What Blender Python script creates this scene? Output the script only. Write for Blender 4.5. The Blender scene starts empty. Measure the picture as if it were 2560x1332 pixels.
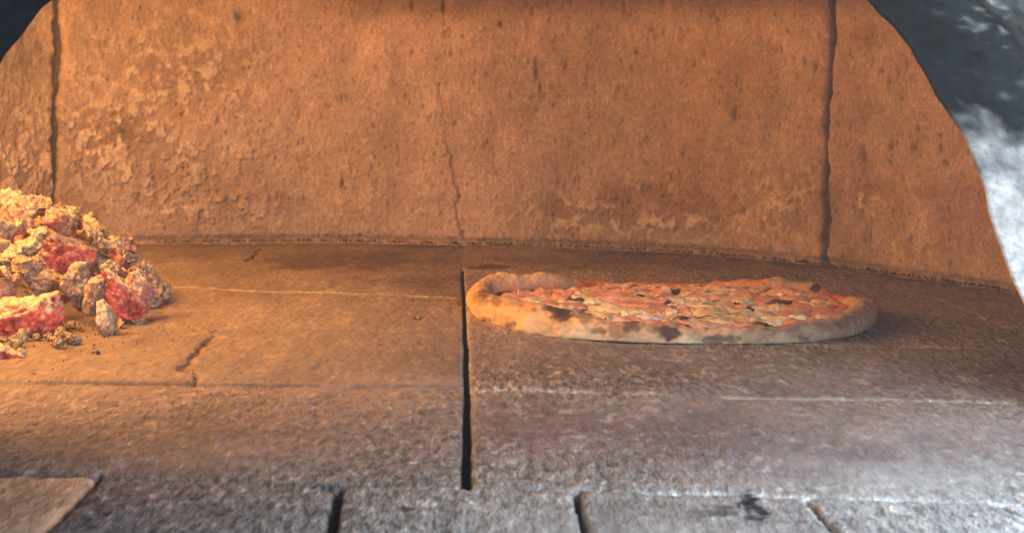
import bpy, bmesh, math, random
import numpy as np
from mathutils import Vector, Matrix, Euler, noise as mnoise

# ------------------------------------------------------------------ camera
S = bpy.context.scene
COL = S.collection
F, HC = 4280.0, 0.176                       # focal length in photo pixels, lens height above the hearth (m)
PITCH = math.atan(496.0 / F)
cam_d = bpy.data.cameras.new('camera'); cam = bpy.data.objects.new('camera', cam_d); COL.objects.link(cam)
cam.location = (0, 0, HC); cam.rotation_euler = (math.pi / 2 - PITCH, 0, 0)
cam_d.sensor_width = 36; cam_d.lens = F / 2560 * 36; cam_d.clip_start = 0.01; cam_d.clip_end = 60
cam_d.dof.use_dof = True; cam_d.dof.focus_distance = 1.22; cam_d.dof.aperture_fstop = 26
S.camera = cam

# ------------------------------------------------------------------ world, lamps, exposure
W = bpy.data.worlds.new('World'); S.world = W; W.use_nodes = True
W.node_tree.nodes['Background'].inputs[0].default_value = (0.55, 0.68, 0.85, 1)
W.node_tree.nodes['Background'].inputs[1].default_value = 0.50

def lamp(name, kind, loc, target, energy, color, size=0.3, size_y=None, spread=None):
    l = bpy.data.lights.new(name, kind); l.energy = energy; l.color = color
    if kind == 'AREA':
        l.size = size
        if size_y: l.shape = 'RECTANGLE'; l.size_y = size_y
        if spread: l.spread = math.radians(spread)
    else:
        l.shadow_soft_size = size
    o = bpy.data.objects.new(name, l); COL.objects.link(o); o.location = loc
    o.rotation_euler = (Vector(target) - Vector(loc)).to_track_quat('-Z', 'Y').to_euler()
    return o
# the fire itself burns to the left, outside the frame; daylight comes in through the mouth from the right
lamp('fire_light', 'AREA', (-0.43, 1.03, 0.27), (-0.12, 1.12, 0.0), 3.9, (1.0, 0.485, 0.12), 0.22, 0.24)
lamp('flame_tip_light', 'AREA', (-0.52, 1.30, 0.36), (-0.22, 1.66, 0.13), 3.3, (1.0, 0.43, 0.11), 0.22, 0.20)
lamp('ember_light', 'POINT', (-0.52, 1.42, 0.20), (0, 1, 0), 0.95, (1.0, 0.60, 0.03), 0.05)
lamp('daylight', 'AREA', (0.34, 0.40, 0.22), (0.22, 0.95, 0.02), 5.2, (0.72, 0.86, 1.0), 0.34, 0.22)
S.view_settings.view_transform = 'Standard'; S.view_settings.look = 'None'
S.view_settings.exposure = 0; S.view_settings.gamma = 1
S.render.engine = 'CYCLES'

# ------------------------------------------------------------------ helpers
def ray(x, y):
    d = Vector((0, math.cos(PITCH), -math.sin(PITCH)))
    return d + Vector((1, 0, 0)) * ((x - 1280) / F) - Vector((0, math.sin(PITCH), math.cos(PITCH))) * ((y - 666) / F)
def fl(x, y, z=0.0):                         # the point of the plane z=... that the photo shows at (x, y)
    r = ray(x, y); t = (z - HC) / r.z
    return Vector((r.x * t, r.y * t, z))
def dep(x, y, Y):
    r = ray(x, y); t = Y / r.y
    return Vector((r.x * t, Y, HC + r.z * t))
def fl2(pts): return [tuple(fl(*p).xy) for p in pts]
def sstep(a, b, x):
    t = np.clip((x - a) / (b - a), 0, 1); return t * t * (3 - 2 * t)
def gnoise(shape, d, sig, seed):
    """band limited gaussian noise on a regular grid, spacing d=(dy,dx), feature size sig=(sy,sx)"""
    rng = np.random.default_rng(seed)
    f = np.fft.rfft2(rng.standard_normal(shape))
    ky = np.fft.fftfreq(shape[0], d[0])[:, None] * 2 * np.pi; kx = np.fft.rfftfreq(shape[1], d[1])[None] * 2 * np.pi
    g = np.exp(-((ky * sig[0]) ** 2 + (kx * sig[1]) ** 2) / 2)
    r = np.fft.irfft2(f * g, s=shape); return (r - r.mean()) / (r.std() + 1e-9)
def fbm(shape, d, s0, seed, octv=4, gain=.55, asp=1.0):
    r = 0; a = 1
    for i in range(octv):
        s = s0 / 2 ** i; r = r + a * gnoise(shape, d, (s * asp, s), seed + i); a *= gain
    return r / r.std()
def jitter_line(pts, amp, seed, n=5):
    rng = random.Random(seed); pts = [Vector(p) for p in pts]
    for k in range(n):
        out = [pts[0]]
        for a, b in zip(pts, pts[1:]):
            m = (a + b) / 2; dd = b - a
            if dd.length > 0.003:
                nrm = Vector((-dd.y, dd.x)).normalized(); m += nrm * rng.uniform(-1, 1) * min(amp, dd.length * .25)
                out.append(m)
            out.append(b)
        pts = out; amp *= .62
    return [tuple(p) for p in pts]
def line_dist(X, Y, pts, reach):
    """distance to a polyline and the position along it (0..1)"""
    D = np.full(X.shape, 1e3); T = np.zeros(X.shape)
    ux = X[0]; uy = Y[:, 0]
    L = sum(math.dist(a, b) for a, b in zip(pts, pts[1:])); acc = 0
    for a, b in zip(pts, pts[1:]):
        seg = math.dist(a, b)
        i0, i1 = np.searchsorted(ux, [min(a[0], b[0]) - reach, max(a[0], b[0]) + reach])
        j0, j1 = np.searchsorted(uy, [min(a[1], b[1]) - reach, max(a[1], b[1]) + reach])
        if i1 > i0 and j1 > j0:
            x = X[j0:j1, i0:i1]; y = Y[j0:j1, i0:i1]
            t = np.clip(((x - a[0]) * (b[0] - a[0]) + (y - a[1]) * (b[1] - a[1])) / (seg ** 2 + 1e-12), 0, 1)
            dd = np.hypot(x - a[0] - t * (b[0] - a[0]), y - a[1] - t * (b[1] - a[1]))
            sub = D[j0:j1, i0:i1]; m = dd < sub
            sub[m] = dd[m]; T[j0:j1, i0:i1][m] = ((acc + t * seg) / L)[m]
        acc += seg
    return D, T
def grid_mesh(name, P, colors=None, flip=False, smooth=True):
    n, m = P.shape[:2]
    me = bpy.data.meshes.new(name); idx = np.arange(n * m).reshape(n, m)
    q = np.stack([idx[:-1, :-1], idx[:-1, 1:], idx[1:, 1:], idx[1:, :-1]], -1).reshape(-1, 4)
    if flip: q = q[:, ::-1]
    me.vertices.add(n * m); me.vertices.foreach_set('co', P.reshape(-1).astype(np.float32))
    me.loops.add(q.size); me.loops.foreach_set('vertex_index', q.reshape(-1).astype(np.int32))
    me.polygons.add(len(q)); me.polygons.foreach_set('loop_start', np.arange(0, q.size, 4, dtype=np.int32))
    me.polygons.foreach_set('loop_total', np.full(len(q), 4, dtype=np.int32))
    me.polygons.foreach_set('use_smooth', np.full(len(q), smooth))
    me.update(calc_edges=True); me.validate()
    if colors is not None:
        at = me.color_attributes.new('col', 'FLOAT_COLOR', 'POINT')
        c = np.ones((n * m, 4), np.float32); c[:, :colors.shape[-1]] = colors.reshape(-1, colors.shape[-1]); at.data.foreach_set('color', c.reshape(-1))
    return me
def link(name, me, mat=None, parent=None):
    o = bpy.data.objects.new(name, me); COL.objects.link(o)
    if mat: me.materials.clear(); me.materials.append(mat)
    if parent: o.parent = parent
    return o
def tag(o, label=None, cat=None, group=None, kind=None):
    for k, v in (('label', label), ('category', cat), ('group', group), ('kind', kind)):
        if v: o[k] = v
    return o
def empty(name, loc):
    o = bpy.data.objects.new(name, None); COL.objects.link(o); o.location = loc; o.empty_display_size = .01; return o

class NT:
    def __init__(s, name):
        s.m = bpy.data.materials.new(name); s.m.use_nodes = True; s.t = s.m.node_tree; s.n = s.t.nodes; s.b = s.n['Principled BSDF']
        s.co = s.n.new('ShaderNodeTexCoord').outputs['Object']
    def l(s, a, b): s.t.links.new(a, b)
    def set(s, sock, v):
        if hasattr(v, 'links') or hasattr(v, 'is_output'): s.l(v, sock)
        else: sock.default_value = v
    def noise(s, scale, detail=4, rough=.55, co=None, dist=0):
        n = s.n.new('ShaderNodeTexNoise'); n.inputs['Scale'].default_value = scale; n.inputs['Detail'].default_value = detail
        n.inputs['Roughness'].default_value = rough; n.inputs['Distortion'].default_value = dist; s.l(co or s.co, n.inputs['Vector']); return n.outputs['Fac']
    def vor(s, scale, feat='F1', co=None):
        n = s.n.new('ShaderNodeTexVoronoi'); n.feature = feat; n.inputs['Scale'].default_value = scale; s.l(co or s.co, n.inputs['Vector']); return n.outputs['Distance']
    def ramp(s, f, *st):
        n = s.n.new('ShaderNodeValToRGB'); e = n.color_ramp.elements
        while len(e) < len(st): e.new(.5)
        for i, (p, c) in enumerate(st):
            e[i].position = p; e[i].color = (c, c, c, 1) if isinstance(c, (int, float)) else (*c, 1)
        s.l(f, n.inputs[0]); return n.outputs[0]
    def mix(s, f, a, b, mode='MIX'):
        n = s.n.new('ShaderNodeMix'); n.data_type = 'RGBA'; n.blend_type = mode
        s.set(n.inputs[0], f)
        for k, v in ((6, a), (7, b)):
            if isinstance(v, tuple): n.inputs[k].default_value = (*v, 1)
            else: s.set(n.inputs[k], v)
        return n.outputs[2]
    def math(s, op, a, b=0.0, clamp=False):
        n = s.n.new('ShaderNodeMath'); n.operation = op; n.use_clamp = clamp; s.set(n.inputs[0], a); s.set(n.inputs[1], b); return n.outputs[0]
    def bump(s, h, dist, strength=1.0, prev=None):
        n = s.n.new('ShaderNodeBump'); n.inputs['Distance'].default_value = dist; n.inputs['Strength'].default_value = strength
        s.l(h, n.inputs['Height'])
        if prev: s.l(prev, n.inputs['Normal'])
        return n.outputs['Normal']
    def attr(s, name='col'):
        n = s.n.new('ShaderNodeAttribute'); n.attribute_name = name; return n.outputs['Color']
    def mapping(s, scale):
        n = s.n.new('ShaderNodeMapping'); n.inputs['Scale'].default_value = scale; s.l(s.co, n.inputs[0]); return n.outputs[0]
    def out(s, color=None, rough=.9, normal=None, spec=None):
        if color is not None:
            if isinstance(color, tuple): s.b.inputs['Base Color'].default_value = (*color, 1)
            else: s.l(color, s.b.inputs['Base Color'])
        s.set(s.b.inputs['Roughness'], rough)
        if normal: s.l(normal, s.b.inputs['Normal'])
        if spec is not None: s.b.inputs['Specular IOR Level'].default_value = spec
        return s.m

# stone of the hearth: vertex colour (tile tone, stains, mortar) times aggregate flecks
def stone_mat(name, fleck_scale, fleck, bump_mm, stretch=(1, 1, 1), dark=.45):
    t = NT(name); co = t.mapping(stretch)
    n1 = t.noise(fleck_scale, 3, .6, co, .6); n2 = t.noise(fleck_scale * 2.7, 3, .6, co); n3 = t.noise(fleck_scale * .12, 3, .6, co)
    f1 = t.ramp(n1, (.36, dark), (.5, .92), (.60, 1.05), (.70, fleck))
    f2 = t.ramp(n2, (.3, .72), (.7, 1.25)); f3 = t.ramp(n3, (.3, .85), (.7, 1.15))
    c = t.mix(1.0, t.mix(1.0, t.mix(1.0, t.attr(), f1, 'MULTIPLY'), f2, 'MULTIPLY'), f3, 'MULTIPLY')
    h = t.math('ADD', n1, t.math('MULTIPLY', n2, .5))
    at = t.n.new('ShaderNodeAttribute'); at.attribute_name = 'col'; al = at.outputs['Alpha']   # how coarse the tile is
    al = t.math('MINIMUM', al, 1.25); c = t.mix(t.math('MINIMUM', al, 1.0), t.mix(1.0, t.attr(), f3, 'MULTIPLY'), c)
    nb = t.bump(t.math('MULTIPLY', h, al), bump_mm / 1000, 1.0)
    return t.out(c, .88, nb, .25)
M_floor = stone_mat('hearth_stone', 300, 2.3, 3.4, (1, .28, 1), .34)
M_wall = stone_mat('fireclay_wall', 300, 1.18, .75, (1, 1, .7), .80)

# ------------------------------------------------------------------ hearth floor
WALL_BASE = fl2([(-520, 690), (-300, 660), (-60, 632), (145, 612), (400, 604), (700, 601), (950, 603), (1200, 609), (1450, 616),
                 (1700, 628), (1900, 643), (2055, 660), (2200, 679), (2330, 697), (2450, 713), (2560, 737), (2750, 790), (3000, 880)])
def build_floor():
    dx, dy = .0009, .0013
    xs = np.arange(-.62, .66, dx); ys = np.arange(.52, 1.86, dy)
    X, Y = np.meshgrid(xs, ys); sh = X.shape; d = (dy, dx)
    Z = np.zeros(sh)
    gap = fl2([(1157, 655), (1159, 700), (1163, 800), (1165, 900), (1166, 1000), (1166, 1100), (1166, 1212)])
    gx = np.interp(Y, [p[1] for p in gap][::-1], [p[0] for p in gap][::-1]); left = X < gx
    def yl(pts):                              # row boundary as Y(X)
        w = sorted(fl2(pts)); return np.interp(X, [p[0] for p in w], [p[1] for p in w])
    L1 = yl([(-300, 700), (470, 721), (1160, 746)]); L2 = yl([(-300, 812), (480, 822), (1160, 832)])
    L3 = yl([(-300, 950), (40, 954), (1140, 968)]); L4 = yl([(-400, 1180), (0, 1189), (240, 1195), (820, 1213), (1160, 1212)])
    R1 = yl([(1180, 735), (2350, 748), (2900, 765)]); R2 = yl([(1170, 850), (2190, 864), (2800, 876)])
    R3 = yl([(1170, 972), (1250, 975), (2300, 1004), (2900, 1020)]); R4 = yl([(1160, 1212), (1180, 1206), (2020, 1238), (2560, 1256), (3000, 1270)])
    row = np.where(left, (Y < L4) * 1 + (Y < L3) * 1 + (Y < L2) * 1 + (Y < L1) * 1, (Y < R4) * 1 + (Y < R3) * 1 + (Y < R2) * 1 + (Y < R1) * 1)
    # columns of the front row
    def xl(pts):
        w = sorted(fl2(pts), key=lambda p: p[1]); return np.interp(Y, [p[1] for p in w], [p[0] for p in w])
    C1 = xl([(255, 1180), (172, 1263), (100, 1335), (0, 1440)]); C2 = xl([(852, 1200), (835, 1275), (820, 1335), (790, 1450)])
    C3 = xl([(1440, 1215), (1452, 1275), (1465, 1335), (1485, 1450)])
    C4 = xl([(1990, 1225), (2020, 1245), (2060, 1290), (2112, 1335), (2160, 1400)])
    front = row == 4
    colid = np.where(front, (X > C1) * 1 + (X > C2) * 1 + (X > C3) * 1 + (X > C4) * 1, 0)
    tid = row * 10 + left * 5 + colid
    rng = np.random.default_rng(5)
    tone = np.zeros(sh)
    for t in np.unique(tid):
        m = tid == t; x0, y0 = X[m].mean(), Y[m].mean()
        Z[m] += (X[m] - x0) * rng.uniform(-.002, .002) + (Y[m] - y0) * rng.uniform(-.003, .003) + rng.uniform(-.0003, .0003)
        tone[m] = rng.uniform(-.06, .06)
    big = fbm(sh, d, .09, 11, 4); mid = fbm(sh, d, .010, 21, 4, .6, 2.0); fine = gnoise(sh, d, (.0032, .0012), 31)
    Z += .00045 * big + .00030 * mid + .00016 * fine
    base = np.array([.310, .222, .198]) * (1 + .10 * big[..., None] + .05 * mid[..., None] + tone[..., None])
    base *= 1 + .05 * fine[..., None]
    tint = sstep(-.12, .02, X + .4 * (.9 - Y))[..., None]; base = base * (1 - tint) + base * np.array([.88, 1.01, 1.07]) * tint
    def paint(mask, col, keep=0.0):
        nonlocal base
        m = np.clip(mask, 0, 1)[..., None] * (1 - keep); base = base * (1 - m) + np.array(col) * m
    # far left firelight level painted in; the ledge by the wall is sooty
    base *= (1 - .30 * sstep(.90, 1.02, Y) * left)[..., None]
    paint(.20 * sstep(.0, .12, gx - X) * sstep(.90, 1.0, Y), (.40, .275, .19))
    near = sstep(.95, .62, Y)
    paint(.60 * sstep(.80, .69, Y) * sstep(.07, .20, X), (.46, .50, .53)); paint(.45 * sstep(.78, .69, Y) * sstep(-.17, -.02, X), (.44, .42, .385))  # near right: daylight brightening painted into the stone; front row greyer
    wb = np.interp(X, [p[0] for p in WALL_BASE], [p[1] for p in WALL_BASE]); dw = wb - Y
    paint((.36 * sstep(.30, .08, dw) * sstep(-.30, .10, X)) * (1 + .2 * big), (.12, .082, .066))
    # joints
    def joint(Yb, mask, w, depth, mortar=None, mk=1.0, seed=0):
        nonlocal Z
        wob = gnoise(sh, d, (.05, .006), 400 + seed) * .0006
        dd = np.abs(Y - Yb - wob); m = np.exp(-(dd / w) ** 2) * mask
        Z = Z - depth * m
        if mortar is not None:
            brk = sstep(-1.5, -.3, gnoise(sh, d, (.02, .008), 500 + seed)); paint(mk * np.exp(-(dd / (w * 1.25)) ** 2) * mask * brk, mortar)
        else: paint(.75 * mk * m * sstep(-2, -.6, gnoise(sh, d, (.02, .008), 520 + seed)), (.085, .05, .035))
    far = lambda m: m
    joint(L1, left * sstep(-.38, -.26, X), .0048, .0007, (.62, .50, .38), .75, 1)
    joint(L2, left * sstep(-.20, -.16, X) * sstep(-.02, -.12, X), .0034, .0018, None, 1, 2)
    joint(L3, left * sstep(-.02, -.05, X), .0022, .0008, None, .75, 3)
    joint(L4, left * (X < C1) * 1.0, .0016, .0008, None, .8, 4)
    joint(L4, left * (X > C1) * 1.0, .0020, .0006, None, .45, 14)
    joint(R2, ~left * sstep(.10, .2, X) * 1.0, .0036, .0006, (.52, .52, .52), .6, 5)
    joint(R3, ~left * 1.0, .0032, .0008, (.58, .56, .52), .62, 6)
    joint(R4, ~left * 1.0, .0028, .0008, (.62, .66, .66), .8, 7)
    Z = Z - .0011 * np.where(left, np.exp(-(np.abs(Y - L3) / .012) ** 2) * (Y < L3), 0)
    # raised pale mortar beside the main gap
    def groove(pts, amp, seed, wfun, depth, col=(.02, .015, .012), edge=None, k=.95):
        nonlocal Z
        pl = jitter_line(fl2(pts), amp, seed); D, T = line_dist(X, Y, pl, .02)
        w = wfun(T); m = sstep(1.15, .75, D / w); Z = Z - depth * m
        r = np.exp(-(D / (w * 2.2)) ** 2); Z = Z - .0012 * r * (m < .5)
        paint(k * sstep(1.2, .8, D / w), col)
        if edge: paint(.7 * np.exp(-((D - w * 1.9) / (w * .7)) ** 2), edge)
    groove([(1157, 672), (1160, 760), (1164, 860), (1166, 960), (1166, 1060), (1166, 1150), (1167, 1213)], .0007, 3,
           lambda T: .0010 + .0011 * T ** 2, .030, edge=(.40, .33, .27))
    groove([(248, 1190), (172, 1265), (100, 1335), (40, 1395)], .0008, 5, lambda T: .0014 + 0 * T, .008, (.07, .05, .04))
    groove([(846, 1218), (836, 1270), (822, 1335), (800, 1420)], .0005, 6, lambda T: .0020 + .0006 * T, .018, (.03, .025, .022))
    groove([(800, 1211), (850, 1215)], .0003, 7, lambda T: .0012 + 0 * T, .006, (.08, .06, .05))
    groove([(1441, 1224), (1450, 1270), (1464, 1335), (1480, 1400)], .0005, 8, lambda T: .0012 + 0 * T, .012)
    groove([(2015, 1242), (2045, 1275), (2065, 1300), (2112, 1338), (2150, 1380)], .0014, 9, lambda T: .0012 + 0 * T, .010, (.10, .08, .07), (.62, .60, .56))
    groove([(2500, 1256), (2530, 1272), (2575, 1285)], .001, 10, lambda T: .0012 + 0 * T, .008)
    groove([(537, 840), (505, 868), (475, 893), (455, 918), (462, 930)], .0035, 12, lambda T: .0008 + .0018 * np.abs(np.sin(T * 9)), .0028, (.17, .095, .055))
    groove([(462, 928), (492, 940), (487, 962)], .0025, 13, lambda T: .0010 + 0 * T, .0025, (.16, .09, .05))
    groove([(655, 616), (640, 632), (612, 652)], .004, 14, lambda T: .0012 + 0 * T, .007, (.07, .04, .03))
    groove([(638, 643), (652, 652)], .001, 15, lambda T: .0018 + 0 * T, .005, (.05, .03, .02))
    groove([(490, 824), (520, 832), (545, 824)], .002, 16, lambda T: .0010 + 0 * T, .004, (.16, .09, .05))
    groove([(1112, 975), (1150, 992), (1160, 1012)], .002, 17, lambda T: .0006 + 0 * T, .004, (.1, .06, .05))
    # diagonal scratch line at the right
    D, T = line_dist(X, Y, jitter_line(fl2([(2345, 748), (2440, 785), (2560, 838)]), .002, 33), .02); paint(.6 * np.exp(-(D / .003) ** 2), (.38, .33, .30))
    # stains: soot left by earlier bakes
    def stain(x, y, rx, ry, col, k, seed, dens=0.0):
        c = fl(x, y); r = np.hypot((X - c.x) / rx, (Y - c.y) / ry); n = fbm(sh, d, min(rx, ry) * .35, seed, 4, .6)
        paint(k * sstep(1.15, .35, r + .28 * n + dens), col)
    stain(930, 655, .085, .09, (.10, .055, .036), .8, 61); stain(1040, 700, .09, .05, (.13, .07, .045), .6, 62)
    stain(1240, 668, .025, .03, (.05, .03, .025), .8, 63); stain(1884, 1262, .0066, .027, (.02, .02, .03), 1.2, 64)
    stain(1800, 1275, .012, .010, (.08, .075, .08), .7, 65); stain(1700, 1070, .05, .05, (.17, .115, .12), .6, 66)
    stain(1018, 1268, .003, .005, (.06, .04, .04), .8, 67); stain(2000, 1130, .06, .05, (.16, .12, .13), .5, 68)
    stain(1045, 797, .004, .012, (.05, .03, .025), .8, 69); stain(1400, 900, .05, .05, (.19, .14, .12), .4, 70)
    stain(1330, 1060, .04, .08, (.21, .13, .12), .6, 71); stain(2230, 780, .05, .10, (.17, .14, .135), .4, 72)
    stain(1700, 655, .2, .07, (.13, .085, .065), .6, 73); stain(300, 1080, .14, .07, (.22, .14, .10), .5, 74)
    stain(2400, 950, .08, .06, (.18, .14, .14), .5, 75); stain(1600, 1280, .03, .02, (.2, .17, .17), .4, 76)
    m = front & (X < C1); base[m] = base[m] * np.array([2.6, 1.95, 1.3])  # front left tile: firelight falling on it painted into its colour
    m = front & (X > C2) & (X < C3); base[m] *= 1.12
    # light peel scrapes and ash streaks, mostly on the right hand tiles
    st = gnoise(sh, d, (.0050, .0024), 801) + .9 * gnoise(sh, d, (.0030, .0011), 802); cl = gnoise(sh, d, (.03, .05), 803)
    paint(.42 * sstep(1.2, 2.4, st + .5 * cl) * (~left) * sstep(1.12, 1.0, Y), (.55, .50, .47))
    paint(.18 * sstep(1.5, 2.5, st - .3 * cl) * left, (.55, .42, .30))
    paint(.28 * sstep(1.4, 2.6, -st + .5 * cl), (.12, .08, .07))
    # pits
    rngp = np.random.default_rng(8)
    for k in range(1500):
        px, py = rngp.uniform(-.5, .5), rngp.uniform(.62, 1.7); r = rngp.uniform(.0007, .0018)
        i = int((px - xs[0]) / dx); j = int((py - ys[0]) / dy)
        s = np.s_[max(j - 4, 0):j + 5, max(i - 5, 0):i + 6]
        g = np.exp(-((X[s] - px) ** 2 + (Y[s] - py) ** 2) / r ** 2); Z[s] -= .0011 * g; base[s] *= (1 - .5 * g[..., None])
    # sunk dirty strip where the floor meets the wall
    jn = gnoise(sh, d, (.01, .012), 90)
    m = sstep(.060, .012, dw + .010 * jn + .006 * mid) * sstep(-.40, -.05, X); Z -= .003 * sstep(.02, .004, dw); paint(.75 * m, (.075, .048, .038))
    cl2 = gnoise(sh, d, (.035, .05), 811); grain = .22 + .75 * sstep(1.02, .84, Y + .03 * big) * (.8 + .25 * cl2) ; grain = np.where(left, grain, np.clip(.55 + .25 * cl2 + .2 * sstep(.85, .7, Y), .25, 1)) ; grain = np.where(front & (X < C1), .35, grain * (1 + .35 * left * sstep(.84, .70, Y)))
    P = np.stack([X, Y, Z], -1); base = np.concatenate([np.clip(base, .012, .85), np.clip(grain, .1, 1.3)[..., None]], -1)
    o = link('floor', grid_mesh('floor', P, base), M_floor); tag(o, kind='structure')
    bm = bmesh.new()                          # plain continuation of the hearth outside the view
    def q(x0, y0, x1, y1, z=-.0045): bm.faces.new([bm.verts.new(p) for p in ((x0, y0, z), (x1, y0, z), (x1, y1, z), (x0, y1, z))])
    q(-1.1, .0, -.615, 2.1); q(.655, .0, 1.1, 2.1); q(-.615, .0, .655, .524); q(-.615, 1.855, .655, 2.1)
    me = bpy.data.meshes.new('floor_margin'); bm.to_mesh(me); bm.free()
    t = NT('hearth_stone_plain'); m2 = t.out(t.ramp(t.noise(60, 6), (.3, (.2, .16, .14)), (.7, (.32, .27, .24))), .9)
    tag(link('floor', me, m2), kind='structure')
build_floor()

def build_haze():
    bm = bmesh.new(); bmesh.ops.create_cube(bm, size=1, matrix=Matrix.Translation((0, .8, -.2)) @ Matrix.Diagonal((2.6, 2.9, 1.7, 1)))
    me = bpy.data.meshes.new('haze'); bm.to_mesh(me); bm.free()
    m = bpy.data.materials.new('thin_smoke'); m.use_nodes = True; t = m.node_tree; t.nodes.clear()
    o = t.nodes.new('ShaderNodeOutputMaterial'); v = t.nodes.new('ShaderNodeVolumePrincipled'); v.inputs['Color'].default_value = (.92, .90, .88, 1)
    v.inputs['Density'].default_value = .065; v.inputs['Anisotropy'].default_value = 0.1; t.links.new(v.outputs[0], o.inputs['Volume'])
    tag(link('haze', me, m), 'thin pale smoke hanging in and before the oven', 'smoke', kind='stuff')
build_haze()

# ------------------------------------------------------------------ back wall of fireclay slabs
def arc_resample(pts, step):
    P = [np.array(p) for p in pts]
    # catmull-rom smoothing
    out = []
    for i in range(len(P) - 1):
        p0 = P[max(i - 1, 0)]; p1 = P[i]; p2 = P[i + 1]; p3 = P[min(i + 2, len(P) - 1)]
        for t in np.linspace(0, 1, 30, endpoint=False):
            out.append(.5 * ((2 * p1) + (-p0 + p2) * t + (2 * p0 - 5 * p1 + 4 * p2 - p3) * t * t + (-p0 + 3 * p1 - 3 * p2 + p3) * t ** 3))
    out.append(P[-1]); out = np.array(out)
    L = np.r_[0, np.cumsum(np.linalg.norm(np.diff(out, axis=0), axis=1))]
    s = np.arange(0, L[-1], step)
    return np.stack([np.interp(s, L, out[:, k]) for k in range(out.shape[1])], -1), s

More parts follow.
